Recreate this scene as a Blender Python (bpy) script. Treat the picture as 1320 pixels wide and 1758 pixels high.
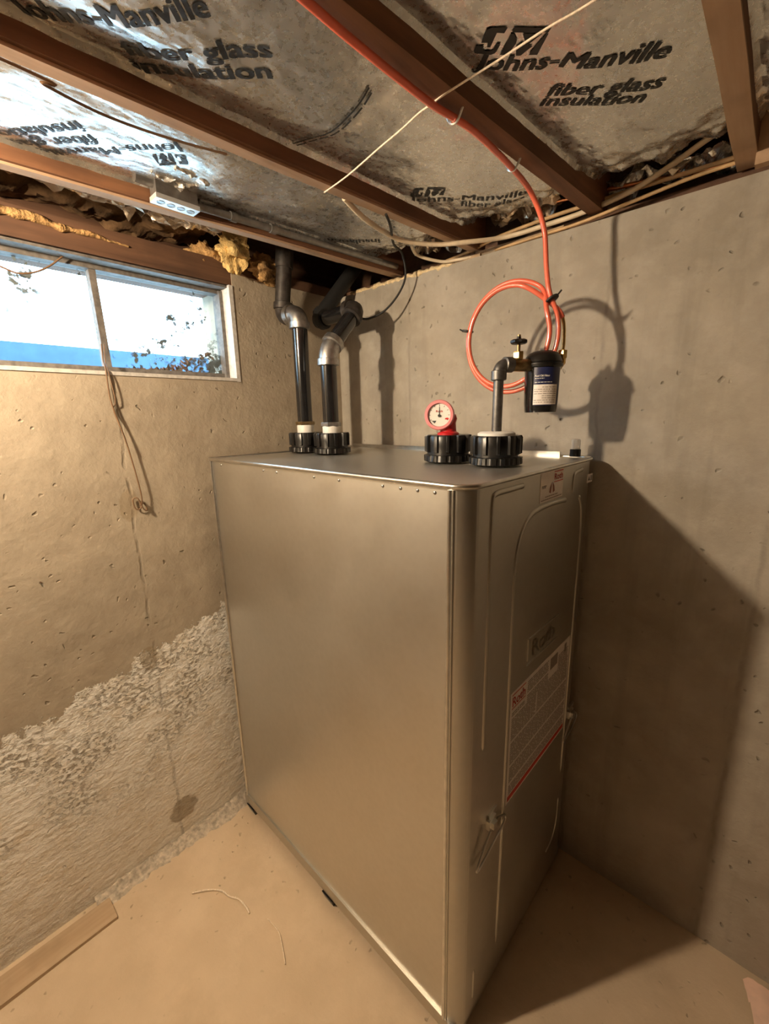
import bpy, bmesh, math, random
from mathutils import Vector, Matrix, noise
random.seed(7)
scene = bpy.context.scene
for o in list(bpy.data.objects): bpy.data.objects.remove(o, do_unlink=True)
COL = scene.collection
PI = math.pi

# ------------------------------------------------------------------ camera
cam_d = bpy.data.cameras.new('camera'); cam = bpy.data.objects.new('camera', cam_d); COL.objects.link(cam)
cam_d.sensor_fit = 'HORIZONTAL'; cam_d.sensor_width = 36.0; cam_d.lens = 728.75/1320*36.0
cam_d.clip_start = 0.02
Rt = Vector((0.7393054, 0.67304703, -0.020862)); Up = Vector((-0.13212087, 0.17536752, 0.97559741)); Fw = Vector((-0.66028146, 0.71850813, -0.21857371))
cam.matrix_world = Matrix(((Rt.x, Up.x, -Fw.x, 1.6044), (Rt.y, Up.y, -Fw.y, -1.4524), (Rt.z, Up.z, -Fw.z, 1.6504), (0, 0, 0, 1)))
scene.camera = cam

# ------------------------------------------------------------------ world, exposure, lamp values
w = bpy.data.worlds.new('sky'); scene.world = w; w.use_nodes = True
w.node_tree.nodes['Background'].inputs[0].default_value = (0.58, 0.83, 1.0, 1)
w.node_tree.nodes['Background'].inputs[1].default_value = 10.5
scene.view_settings.view_transform = 'Standard'
try: scene.view_settings.look = 'None'
except Exception: pass
scene.view_settings.gamma = 1.0; scene.view_settings.use_curve_mapping = False
scene.view_settings.exposure = 0.0
LAMP = (0.45, -1.85, 2.15); LAMP_POWER = 90.0; LAMP_COL = (1.0, 0.78, 0.53)

FZ = -0.045          # floor level
# ------------------------------------------------------------------ materials
MATS = {}
def nodemat(name):
    m = bpy.data.materials.new(name); m.use_nodes = True
    nt = m.node_tree; b = nt.nodes['Principled BSDF']
    MATS[name] = m
    return m, nt, b
def N(nt, t, **kw):
    n = nt.nodes.new(t)
    for k, v in kw.items():
        if k.startswith('_'): setattr(n, k[1:], v)
        else: n.inputs[k.replace('__', ' ')].default_value = v
    return n
def L(nt, a, b): nt.links.new(a, b)
def math_n(nt, op, a, b=None, c=None):
    n = nt.nodes.new('ShaderNodeMath'); n.operation = op
    for i, v in enumerate((a, b, c)):
        if v is None: continue
        if isinstance(v, (int, float)): n.inputs[i].default_value = v
        else: nt.links.new(v, n.inputs[i])
    return n.outputs[0]
def mapr(nt, v, a, b, c=0.0, d=1.0):
    n = nt.nodes.new('ShaderNodeMapRange'); nt.links.new(v, n.inputs[0])
    for i, x in enumerate((a, b, c, d)): n.inputs[i+1].default_value = x
    return n.outputs[0]
def mixc(nt, f, a, b):
    n = nt.nodes.new('ShaderNodeMix'); n.data_type = 'RGBA'
    if isinstance(f, (int, float)): n.inputs[0].default_value = f
    else: nt.links.new(f, n.inputs[0])
    for i, v in ((6, a), (7, b)):
        if isinstance(v, tuple): n.inputs[i].default_value = (*v, 1)
        else: nt.links.new(v, n.inputs[i])
    return n.outputs[2]
def coords(nt, scale=(1, 1, 1), kind='Object'):
    tc = nt.nodes.new('ShaderNodeTexCoord'); mp = nt.nodes.new('ShaderNodeMapping')
    mp.inputs['Scale'].default_value = scale; nt.links.new(tc.outputs[kind], mp.inputs[0]); return mp.outputs[0]
def noise_n(nt, vec, scale, detail=4, rough=.55):
    n = nt.nodes.new('ShaderNodeTexNoise'); n.inputs['Scale'].default_value = scale
    n.inputs['Detail'].default_value = detail; n.inputs['Roughness'].default_value = rough
    nt.links.new(vec, n.inputs['Vector']); return n.outputs['Fac']
def bump(nt, b, h, strength, dist):
    n = nt.nodes.new('ShaderNodeBump'); n.inputs['Strength'].default_value = strength; n.inputs['Distance'].default_value = dist
    nt.links.new(h, n.inputs['Height']); nt.links.new(n.outputs[0], b.inputs['Normal']); return n
def simple(name, col, rough=.5, metal=0.0, var=0.0, scale=30, bmp=0.0, bdist=.002, spec=None, coat=0.0):
    m, nt, b = nodemat(name)
    b.inputs['Roughness'].default_value = rough; b.inputs['Metallic'].default_value = metal
    if spec is not None: b.inputs['Specular IOR Level'].default_value = spec
    if coat: b.inputs['Coat Weight'].default_value = coat
    v = coords(nt); n = noise_n(nt, v, scale)
    f = mapr(nt, n, .3, .7)
    lo = tuple(c*(1-var) for c in col); hi = tuple(min(1, c*(1+var)) for c in col)
    L(nt, mixc(nt, f, lo, hi), b.inputs['Base Color'])
    if bmp: bump(nt, b, n, bmp, bdist)
    return m

def concrete(name, base, dark, light, kind):
    m, nt, b = nodemat(name)
    b.inputs['Roughness'].default_value = .9; b.inputs['Specular IOR Level'].default_value = .25
    v = coords(nt)
    big = noise_n(nt, v, 2.2, 5, .6); mid = noise_n(nt, v, 11, 5, .6); fine = noise_n(nt, v, 70, 4, .65)
    c = mixc(nt, mapr(nt, big, .35, .68), dark, base)
    c = mixc(nt, math_n(nt, 'MULTIPLY', mapr(nt, mid, .45, .75), .45), c, light)
    # pits
    vo = nt.nodes.new('ShaderNodeTexVoronoi'); vo.inputs['Scale'].default_value = 26; vo.inputs['Randomness'].default_value = 1
    wob = nt.nodes.new('ShaderNodeVectorMath'); wob.operation = 'ADD'
    nc = nt.nodes.new('ShaderNodeTexNoise'); nc.inputs['Scale'].default_value = 22; L(nt, v, nc.inputs['Vector'])
    sc = nt.nodes.new('ShaderNodeVectorMath'); sc.operation = 'SCALE'; sc.inputs['Scale'].default_value = .05
    L(nt, nc.outputs['Color'], sc.inputs[0]); L(nt, v, wob.inputs[0]); L(nt, sc.outputs[0], wob.inputs[1])
    L(nt, wob.outputs[0], vo.inputs['Vector'])
    pit = mapr(nt, vo.outputs['Distance'], .07, .16, 1, 0)
    gate = mapr(nt, noise_n(nt, v, 5.0, 3, .6), .46, .56)
    pit = math_n(nt, 'MULTIPLY', pit, gate)
    c = mixc(nt, math_n(nt, 'MULTIPLY', pit, .45), c, tuple(x*.45 for x in dark))
    h = math_n(nt, 'ADD', math_n(nt, 'MULTIPLY', mid, .7), math_n(nt, 'MULTIPLY', fine, .14))
    h = math_n(nt, 'SUBTRACT', h, math_n(nt, 'MULTIPLY', pit, .5))
    sp = nt.nodes.new('ShaderNodeSeparateXYZ'); L(nt, v, sp.inputs[0])
    X, Y, Z = sp.outputs
    if kind == 'left':
        st_ = mapr(nt, noise_n(nt, coords(nt, (1, 1.2, 2.4)), 2.6, 6, .65), .50, .72, 0, .40)
        c = mixc(nt, st_, c, (.30, .245, .18))
        # lime bloom, whitened further to offset lamp falloff, below a slanting line (world z < .91 + .27*(y+.7))
        line = math_n(nt, 'ADD', math_n(nt, 'MULTIPLY', math_n(nt, 'ADD', Y, .7), .27), .90)
        edge = math_n(nt, 'ADD', math_n(nt, 'SUBTRACT', line, Z), mapr(nt, noise_n(nt, v, 16, 5, .7), .3, .7, -.045, .045))
        msk = mapr(nt, edge, -.003, .012)
        low = mapr(nt, edge, .15, .75, 1.0, .55)
        fl = mapr(nt, math_n(nt, 'ADD', math_n(nt, 'MULTIPLY', noise_n(nt, coords(nt, (1, 1.0, 1.6)), 13, 8, .72), 1.0), 0.0), .30, .54)
        cov = math_n(nt, 'MULTIPLY', math_n(nt, 'MULTIPLY', msk, fl), low)
        c = mixc(nt, math_n(nt, 'MULTIPLY', msk, .8), c, (.78, .69, .55)); c = mixc(nt, math_n(nt, 'MULTIPLY', cov, .95), c, (.95, .93, .88))
        spk = math_n(nt, 'MULTIPLY', mapr(nt, noise_n(nt, coords(nt, (1, 1, 1.4)), 58, 4, .6), .50, .57), math_n(nt, 'MULTIPLY', mapr(nt, edge, .0, .03), mapr(nt, edge, .30, .55, 1, .15)))
        spk = math_n(nt, 'MULTIPLY', spk, mapr(nt, noise_n(nt, v, 6, 3, .6), .40, .56))
        c = mixc(nt, math_n(nt, 'MULTIPLY', spk, .75), c, (.30, .25, .185))
        h = math_n(nt, 'SUBTRACT', h, math_n(nt, 'MULTIPLY', spk, .55))
        rough2 = math_n(nt, 'MULTIPLY', math_n(nt, 'MULTIPLY', msk, noise_n(nt, coords(nt, (1, 1.0, 1.6)), 28, 5, .6)), 1.4)
        h = math_n(nt, 'ADD', h, rough2)
        # board joint: vertical seam near y = -1.0 drifting with z
        sy = math_n(nt, 'ADD', Y, math_n(nt, 'ADD', .985, mapr(nt, noise_n(nt, v, 9, 3), .3, .7, -.006, .006)))
        seam = mapr(nt, math_n(nt, 'ABSOLUTE', sy), .002, .007, 1, 0)
        seam = math_n(nt, 'MULTIPLY', seam, mapr(nt, noise_n(nt, v, 14, 4), .38, .55))
        c = mixc(nt, math_n(nt, 'MULTIPLY', seam, .38), c, tuple(x*.5 for x in dark))
        h = math_n(nt, 'SUBTRACT', h, math_n(nt, 'MULTIPLY', seam, .2))
        # three patched tie holes
        for (py, pz, ry, rz) in ((-.995, 1.375, .030, .055), (-1.005, .80, .028, .05), (-.965, .095, .055, .05)):
            dy = math_n(nt, 'DIVIDE', math_n(nt, 'ADD', Y, -py), ry); dz = math_n(nt, 'DIVIDE', math_n(nt, 'ADD', Z, -pz), rz)
            r2 = math_n(nt, 'ADD', math_n(nt, 'MULTIPLY', dy, dy), math_n(nt, 'MULTIPLY', dz, dz))
            r2 = math_n(nt, 'ADD', r2, mapr(nt, noise_n(nt, v, 24, 3), .3, .7, -.35, .35))
            pm = mapr(nt, r2, .85, 1.1, 1, 0)
            c = mixc(nt, math_n(nt, 'MULTIPLY', pm, .75), c, (.33, .265, .18))
    if kind == 'right':
        # browner towards the bottom, two faint vertical form joints, plain tone higher up
        lowm = mapr(nt, math_n(nt, 'ADD', Z, mapr(nt, big, .3, .7, -.3, .3)), .3, 1.5, 1, 0)
        c = mixc(nt, math_n(nt, 'MULTIPLY', lowm, .35), c, (.33, .25, .18))
        str_ = noise_n(nt, coords(nt, (14, 14, 1.2)), 1.0, 4, .6)
        c = mixc(nt, mapr(nt, str_, .52, .72, 0, .35), c, tuple(x*.7 for x in dark))
        for px in (.43, 1.18, 1.62):
            sx = math_n(nt, 'ADD', X, math_n(nt, 'ADD', -px, mapr(nt, noise_n(nt, v, 9, 3), .3, .7, -.006, .006)))
            seam = math_n(nt, 'MULTIPLY', mapr(nt, math_n(nt, 'ABSOLUTE', sx), .002, .008, 1, 0), mapr(nt, mid, .4, .6))
            c = mixc(nt, math_n(nt, 'MULTIPLY', seam, .4), c, tuple(x*.5 for x in dark))
    if kind == 'floor':
        h = math_n(nt, 'MULTIPLY', h, .7)
        c = mixc(nt, mapr(nt, noise_n(nt, v, 5.5, 6, .65), .50, .74, 0, .45), c, (.36, .26, .16))
        b.inputs['Roughness'].default_value = .75
    L(nt, c, b.inputs['Base Color'])
    bump(nt, b, h, .8, .010 if kind != 'floor' else .006)
    return m

M_left = concrete('concrete_window_wall', (.45, .385, .295), (.35, .295, .225), (.52, .45, .35), 'left')
M_right = concrete('concrete_filter_wall', (.45, .41, .35), (.31, .28, .235), (.55, .51, .45), 'right')
M_floor = concrete('concrete_floor', (.67, .53, .375), (.55, .43, .30), (.75, .61, .45), 'floor')
M_plain = concrete('concrete_plain', (.42, .37, .30), (.34, .30, .24), (.48, .43, .36), 'plain')
M_rubble = simple('rubble', (.52, .45, .36), .95, var=.35, scale=60, bmp=.8, bdist=.006)

def wood(name, a, bcol, axis=1, rough=.75):
    m, nt, b = nodemat(name); b.inputs['Roughness'].default_value = rough
    s = [18, 18, 18]; s[axis] = 1.1
    v = coords(nt, tuple(s)); n = noise_n(nt, v, 1.6, 6, .6); n2 = noise_n(nt, coords(nt), 7, 3)
    c = mixc(nt, mapr(nt, n, .32, .68), a, bcol)
    c = mixc(nt, mapr(nt, n2, .5, .75, 0, .5), c, tuple(x*.55 for x in a))
    L(nt, c, b.inputs['Base Color']); bump(nt, b, n, .35, .003); return m
M_joist = wood('joist_wood', (.125, .053, .023), (.23, .102, .046))
M_joistb = wood('joist_wood_pale', (.42, .27, .16), (.55, .38, .25))
M_sill = wood('sill_wood', (.085, .042, .024), (.165, .083, .045))
M_deck = wood('deck_wood', (.16, .09, .05), (.24, .14, .08), axis=0)
M_board = wood('board_wood', (.40, .28, .17), (.50, .37, .24))

def foil_mat(name, col, rough, bs):
    m, nt, b = nodemat(name); b.inputs['Metallic'].default_value = .92
    v = coords(nt)
    n1 = noise_n(nt, coords(nt, (1, .55, 1)), 15, 3, .55); n2 = noise_n(nt, v, 85, 4, .6); n3 = noise_n(nt, v, 3.0, 3)
    L(nt, mixc(nt, mapr(nt, n3, .4, .7), col, tuple(c*.80 for c in col)), b.inputs['Base Color'])
    L(nt, mapr(nt, n2, .3, .7, rough-.06, rough+.10), b.inputs['Roughness'])
    h = math_n(nt, 'ADD', n1, math_n(nt, 'MULTIPLY', n2, .03)); bump(nt, b, h, bs, .014); return m
M_foil = foil_mat('insulation_foil', (.78, .78, .76), .27, .55)
M_scrapfoil = foil_mat('scrap_foil', (.72, .62, .50), .30, .7)
M_kraft = simple('old_kraft_paper', (.20, .115, .055), .85, var=.5, scale=25, bmp=.7, bdist=.01)
M_ink = simple('black_ink', (.020, .022, .024), .55, var=.3, scale=60)
M_wool = simple('fiberglass_wool', (.72, .50, .20), .95, var=.35, scale=45, bmp=1.0, bdist=.012)
M_wool2 = simple('fiberglass_wool_brown', (.42, .25, .10), .95, var=.45, scale=45, bmp=1.0, bdist=.012)
M_spray = simple('pale_foam', (.70, .55, .33), .95, var=.3, scale=55, bmp=1.0, bdist=.008)

def galv(name, col, rough, aniso=False):
    m, nt, b = nodemat(name); b.inputs['Metallic'].default_value = 1.0
    v = coords(nt)
    vo = nt.nodes.new('ShaderNodeTexVoronoi'); vo.inputs['Scale'].default_value = 55; L(nt, v, vo.inputs['Vector'])
    n = noise_n(nt, v, 3.5, 5, .6); nf = noise_n(nt, v, 160, 3)
    f = math_n(nt, 'ADD', math_n(nt, 'MULTIPLY', vo.outputs['Distance'], .18), math_n(nt, 'MULTIPLY', n, .9))
    L(nt, mixc(nt, mapr(nt, f, .3, .8), tuple(c*.88 for c in col), col), b.inputs['Base Color'])
    L(nt, mapr(nt, math_n(nt, 'ADD', n, math_n(nt, 'MULTIPLY', nf, .25)), .35, .85, rough-.05, rough+.08), b.inputs['Roughness'])
    bump(nt, b, nf, .05, .001); return m
M_galv = galv('galvanised_steel', (.66, .645, .60), .40)
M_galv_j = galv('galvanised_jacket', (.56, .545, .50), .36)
M_steel = simple('bright_steel', (.70, .69, .66), .28, 1.0, var=.12)
M_zinc = simple('zinc_fitting', (.42, .41, .40), .42, 1.0, var=.25, scale=60, bmp=.15, bdist=.001)
M_black_pipe = simple('black_iron_pipe', (.012, .012, .013), .16, 0.0, var=.4, scale=40, bmp=.08, bdist=.001, coat=.5)
M_dull_pipe = simple('dull_iron_pipe', (.045, .038, .034), .5, .3, var=.5, scale=40)
M_grey_pipe = simple('grey_pipe', (.17, .165, .16), .42, .8, var=.25, scale=60)
M_plastic = simple('black_plastic', (.007, .0065, .0065), .33, var=.3, scale=80)
M_rubber = simple('black_rubber', (.012, .012, .012), .6)
M_white = simple('white_plastic', (.78, .77, .74), .4)
M_brass = simple('brass', (.72, .50, .20), .28, 1.0, var=.2, scale=80)
M_brass_d = simple('tarnished_brass', (.33, .24, .12), .42, 1.0, var=.35, scale=80)
M_red_pl = simple('red_plastic', (.55, .02, .025), .3)
M_pink_pl = simple('clear_red_rim', (.80, .30, .32), .25, coat=.6)
M_redtube = simple('orange_red_tube', (.84, .17, .10), .30, var=.12, scale=20, coat=.7)
M_navy = simple('navy_print', (.015, .02, .075), .35)
M_paper = simple('label_paper', (.90, .84, .80), .55, var=.05, scale=40)
M_print = simple('grey_print', (.30, .25, .22), .6)
M_redprint = simple('red_print', (.60, .05, .035), .5)
M_flame = simple('brown_print', (.28, .09, .05), .5)
M_cable = simple('tan_cable', (.58, .38, .19), .5, var=.2, scale=25)
M_cable_w = simple('pale_cable', (.70, .58, .42), .5, var=.15, scale=25)
M_copper = simple('copper', (.72, .32, .16), .3, 1.0, var=.25, scale=40)
M_string = simple('string', (.82, .70, .56), .8, var=.2, scale=200)
M_brownwire = simple('brown_wire', (.16, .09, .045), .6)
M_box = simple('box_steel', (.30, .29, .28), .38, .9, var=.2, scale=50)
M_boxcover = simple('box_cover', (.75, .76, .76), .4, .6, var=.08)
M_frame = simple('window_frame_grey', (.15, .135, .12), .6, var=.35, scale=60)
M_frame_l = simple('window_frame_pale', (.62, .60, .57), .55, var=.2, scale=60, bmp=.3)
M_leaf = simple('dead_leaf', (.22, .12, .07), .8, var=.5, scale=60)
M_outblue = simple('blue_siding', (.042, .095, .165), .7, var=.15, scale=12)
M_ground = simple('outside_ground', (.74, .80, .83), .9, var=.2, scale=8)
M_rag = simple('pink_paper', (.86, .60, .48), .8, var=.12, scale=18)
M_porc = simple('porcelain', (.85, .83, .78), .25)
m, nt, b = nodemat('bulb_glow'); b.inputs['Base Color'].default_value = (1, .9, .7, 1)
b.inputs['Emission Color'].default_value = (*LAMP_COL, 1)
M_bulb = m
# dirty window glass
m, nt, b = nodemat('dirty_glass'); M_glass = m
out = nt.nodes['Material Output']; v = coords(nt)
tr = nt.nodes.new('ShaderNodeBsdfTransparent'); tr.inputs[0].default_value = (.95, .98, 1, 1)
gl = nt.nodes.new('ShaderNodeBsdfGlossy'); gl.inputs['Roughness'].default_value = .05
mx = nt.nodes.new('ShaderNodeMixShader'); mx.inputs[0].default_value = .05
L(nt, tr.outputs[0], mx.inputs[1]); L(nt, gl.outputs[0], mx.inputs[2])
b.inputs['Base Color'].default_value = (.10, .12, .12, 1); b.inputs['Roughness'].default_value = .9
spn = nt.nodes.new('ShaderNodeSeparateXYZ'); L(nt, v, spn.inputs[0])
d1 = mapr(nt, noise_n(nt, v, 34, 4, .6), .565, .61); cl = mapr(nt, noise_n(nt, v, 7, 3), .50, .60)
dirt = math_n(nt, 'MULTIPLY', math_n(nt, 'MULTIPLY', d1, cl), .97)
corner = math_n(nt, 'MULTIPLY', mapr(nt, spn.outputs[1], .12, .40), mapr(nt, spn.outputs[2], .22, .06))
d2 = math_n(nt, 'MULTIPLY', mapr(nt, math_n(nt, 'ADD', noise_n(nt, v, 48, 5, .7), math_n(nt, 'MULTIPLY', corner, .20)), .60, .68), math_n(nt, 'MULTIPLY', corner, 1.0))
m2 = nt.nodes.new('ShaderNodeMixShader'); L(nt, math_n(nt, 'MINIMUM', math_n(nt, 'ADD', dirt, d2), .97), m2.inputs[0])
L(nt, mx.outputs[0], m2.inputs[1]); L(nt, b.outputs[0], m2.inputs[2]); L(nt, m2.outputs[0], out.inputs['Surface'])
# clear plastic cup
m, nt, b = nodemat('clear_plastic'); M_clear = m
b.inputs['Base Color'].default_value = (.85, .85, .83, 1); b.inputs['Roughness'].default_value = .1
b.inputs['Alpha'].default_value = .45

# ------------------------------------------------------------------ mesh helpers
class MB:
    def __init__(s): s.v = []; s.f = []; s.mi = []; s.cur = 0
    def add(s, vs, fs):
        o = len(s.v); s.v += [tuple(a) for a in vs]
        s.f += [tuple(i+o for i in f) for f in fs]; s.mi += [s.cur]*len(fs); return s
    def box(s, x0, x1, y0, y1, z0, z1):
        vs = [(x, y, z) for z in (z0, z1) for y in (y0, y1) for x in (x0, x1)]
        return s.add(vs, [(0, 2, 3, 1), (4, 5, 7, 6), (0, 1, 5, 4), (2, 6, 7, 3), (0, 4, 6, 2), (1, 3, 7, 5)])
    def hexa(s, p):    # 8 points ordered as in box
        return s.add(p, [(0, 2, 3, 1), (4, 5, 7, 6), (0, 1, 5, 4), (2, 6, 7, 3), (0, 4, 6, 2), (1, 3, 7, 5)])
    def tube(s, path, r, n=10, cap=True, squash=None):
        P = [Vector(p) for p in path]; m_ = len(P); vs = []; fs = []
        rr = r if isinstance(r, (list, tuple)) else [r]*m_
        t = (P[1]-P[0]).normalized()
        a = Vector((0, 0, 1)) if abs(t.z) < .9 else Vector((1, 0, 0))
        u = t.cross(a).normalized()
        for i in range(m_):
            if i == 0: t = P[1]-P[0]
            elif i == m_-1: t = P[-1]-P[-2]
            else: t = P[i+1]-P[i-1]
            t = t.normalized() if t.length > 1e-9 else Vector((0, 0, 1))
            u = (u-t*u.dot(t)).normalized(); w_ = t.cross(u)
            for k in range(n):
                an = 2*PI*k/n; vs.append(P[i]+(u*math.cos(an)+w_*math.sin(an))*rr[i])
        for i in range(m_-1):
            for k in range(n):
                fs.append((i*n+k, i*n+(k+1) % n, (i+1)*n+(k+1) % n, (i+1)*n+k))
        if cap: fs.append(tuple(reversed(range(n)))); fs.append(tuple((m_-1)*n+k for k in range(n)))
        return s.add(vs, fs)
    def lathe(s, prof, n=24, base=(0, 0, 0), axis=(0, 0, 1), rad=None):
        ax = Vector(axis).normalized(); a = Vector((1, 0, 0)) if abs(ax.x) < .9 else Vector((0, 1, 0))
        u = (a-ax*a.dot(ax)).normalized(); w_ = ax.cross(u); B = Vector(base); vs = []; fs = []
        for i, (r, h) in enumerate(prof):
            for k in range(n):
                an = 2*PI*k/n; q = rad(r, h, an) if rad else r
                vs.append(B+ax*h+(u*math.cos(an)+w_*math.sin(an))*max(q, 1e-5))
        for i in range(len(prof)-1):
            for k in range(n): fs.append((i*n+k, i*n+(k+1) % n, (i+1)*n+(k+1) % n, (i+1)*n+k))
        fs.append(tuple(reversed(range(n)))); fs.append(tuple((len(prof)-1)*n+k for k in range(n)))
        return s.add(vs, fs)
    def grid(s, fn, nu, nv):
        vs = [fn(i/nu, j/nv) for j in range(nv+1) for i in range(nu+1)]
        fs = [(j*(nu+1)+i, j*(nu+1)+i+1, (j+1)*(nu+1)+i+1, (j+1)*(nu+1)+i) for j in range(nv) for i in range(nu)]
        return s.add(vs, fs)
    def extrude(s, poly, lo, hi):    # poly: list of (a,b); lo/hi map (a,b)->xyz
        n = len(poly); vs = [lo(*p) for p in poly]+[hi(*p) for p in poly]
        fs = [tuple(reversed(range(n))), tuple(range(n, 2*n))]+[(i, (i+1) % n, n+(i+1) % n, n+i) for i in range(n)]
        return s.add(vs, fs)
def smooth_path(pts, sub=8):
    P = [Vector(p) for p in pts]; out = []
    for i in range(len(P)-1):
        p0 = P[max(i-1, 0)]; p1 = P[i]; p2 = P[i+1]; p3 = P[min(i+2, len(P)-1)]
        for k in range(sub):
            t = k/sub
            out.append(.5*((2*p1)+(p2-p0)*t+(2*p0-5*p1+4*p2-p3)*t*t+(3*p1-p0-3*p2+p3)*t**3))
    out.append(P[-1]); return out
def obj(name, mb, mat, parent=None, local=False, smooth=None, flip=False):
    me = bpy.data.meshes.new(name)
    off = Vector((0, 0, 0))
    if parent is not None and not local:
        q = parent
        while q is not None: off += q.location; q = q.parent
    me.from_pydata([Vector(v)-off for v in mb.v], [], mb.f)
    mats = mat if isinstance(mat, (list, tuple)) else [mat]
    for m_ in mats: me.materials.append(m_)
    if len(mats) > 1:
        for p, i in zip(me.polygons, mb.mi): p.material_index = i
    bm = bmesh.new(); bm.from_mesh(me); bmesh.ops.recalc_face_normals(bm, faces=bm.faces)
    bm.to_mesh(me); bm.free()
    if smooth is not None:
        for p in me.polygons: p.use_smooth = True
        me.set_sharp_from_angle(angle=math.radians(smooth))
    o = bpy.data.objects.new(name, me); COL.objects.link(o)
    if parent is not None: o.parent = parent
    return o
def tag(o, label, cat, group=None, kind=None):
    o['label'] = label
    if cat: o['category'] = cat
    if group: o['group'] = group
    if kind: o['kind'] = kind
    return o
def struct(o, label=None, cat=None):
    o['kind'] = 'structure'
    if label: o['label'] = label
    if cat: o['category'] = cat
    return o
def thing(name, loc, label, cat, group=None, rz=0):
    o = bpy.data.objects.new(name, None); COL.objects.link(o); o.location = loc; o.rotation_euler = (0, 0, rz)
    o.empty_display_size = .05
    return tag(o, label, cat, group)
def fbm(x, y, z=0.0, o=4):
    return noise.fractal(Vector((x, y, z)), 1.0, 2.0, o)
def text_tris(s, bold=.0, shear=0.0):
    cu = bpy.data.curves.new('lettering', 'FONT'); cu.body = s; cu.size = 1; cu.offset = bold; cu.shear = shear
    cu.resolution_u = 3; cu.fill_mode = 'FRONT'
    to = bpy.data.objects.new('lettering', cu); COL.objects.link(to)
    bpy.context.view_layer.update()
    me = bpy.data.meshes.new_from_object(to.evaluated_get(bpy.context.evaluated_depsgraph_get()))
    vs = [(v.co.x, v.co.y) for v in me.vertices]; fs = [tuple(p.vertices) for p in me.polygons]
    bpy.data.objects.remove(to, do_unlink=True); bpy.data.curves.remove(cu); bpy.data.meshes.remove(me)
    return vs, fs
def lettering(mb, s, place, width, height=None, bold=.02, shear=0.0, maxlen=None):
    """flat letters; place(a,b) maps metres along/up the writing to xyz; height = height of capitals"""
    vs, fs = text_tris(s, 0.0, shear)
    if bold:
        v0, f0 = vs, fs; vs, fs = [], []
        for i, k_ in enumerate((-1, -.33, .33, 1)):
            fs += [tuple(j+len(vs) for j in f) for f in f0]; vs += [(x+k_*bold, y) for x, y in v0]
    xs = [v[0] for v in vs]; x0 = min(xs); sx = width/(max(xs)-x0); sy = height/.70 if height else sx
    bm = bmesh.new(); bv = [bm.verts.new(((x-x0)*sx, y*sy, 0)) for x, y in vs]
    for f in fs:
        try: bm.faces.new([bv[i] for i in f])
        except ValueError: pass
    bmesh.ops.triangulate(bm, faces=bm.faces)
    if maxlen:
        for _ in range(5):
            es = [e for e in bm.edges if e.calc_length() > maxlen]
            if not es: break
            bmesh.ops.subdivide_edges(bm, edges=es, cuts=1); bmesh.ops.triangulate(bm, faces=bm.faces)
    bm.verts.index_update()
    mb.add([place(v.co.x, v.co.y) for v in bm.verts], [tuple(v.index for v in f.verts) for f in bm.faces]); bm.free()

# ================================================================== THE ROOM
RX, RY = 8.0, -5.0          # far extents of the cellar behind the camera
WT = 2.19                   # top of the concrete walls
WY0, WY1, WZ0, WZ1 = -1.405, -.534, 1.80, 2.15     # window opening
def floor_z(x, y): return FZ+.006*fbm(x*2.2, y*2.2)
f_ = MB(); f_.grid(lambda u, v: (-.02+u*(RX+.04), RY+v*(.04-RY), floor_z(-.02+u*(RX+.04), RY+v*(.04-RY))), 160, 100)
struct(obj('floor', f_, M_floor, smooth=40))
wl = MB(); wl.box(-.25, 0, RY, .25, FZ-.05, WZ0).box(-.25, 0, RY, WY0, WZ0, WT).box(-.25, 0, WY1, .25, WZ0, WT)
struct(obj('wall_left', wl, M_left))
wr = MB(); wr.box(0.0, RX, 0, .25, FZ-.05, WT+.004); struct(obj('wall_right', wr, M_right))
wb = MB(); wb.box(-.25, RX+.2, RY-.2, RY, FZ-.05, 2.42); struct(obj('wall_back', wb, M_plain))
wf = MB(); wf.box(RX, RX+.2, RY, .25, FZ-.05, 2.42); struct(obj('wall_far', wf, M_plain))
ce = MB(); ce.box(-.25, RX+.2, RY-.2, .25, 2.42, 2.46); struct(obj('ceiling', ce, M_deck))
# timber on top of the walls
t1 = MB(); t1.box(-.17, -.006, RY, .25, WT, WT+.042).box(-.25, -.003, WY0, WY1, WZ1, WT); struct(obj('trim_1', t1, M_sill))
t2 = MB(); t2.box(-.25, -.17, RY, .25, WT, 2.42); struct(obj('trim_2', t2, M_sill))
t3 = MB(); t3.box(-.006, RX, .045, .17, WT+.004, WT+.034); struct(obj('trim_3', t3, M_sill))
t4 = MB(); t4.box(-.17, RX, .17, .25, WT, 2.42); struct(obj('trim_4', t4, M_sill))
t5 = MB(); t5.box(1.86, 1.90, RY+.02, .04, 2.22, 2.418); struct(obj('trim_5', t5, M_joist))
# broken concrete along the foot of the window wall
rb = MB()
def led(u, v):
    y = -1.30+v*.62; h = max(0, 1-u)**.8*.030+.014*fbm(u*4, y*30, 3)*(1-u*.6)
    return (.001+u*(.058+.016*fbm(y*14, 1.7)), y, FZ-.004+max(0, h))
rb.grid(led, 14, 110); o = obj('rubble_ledge', rb, M_rubble, smooth=30)
tag(o, 'rough strip of crumbled concrete along the foot of the window wall', 'rubble', kind='stuff')

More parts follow.
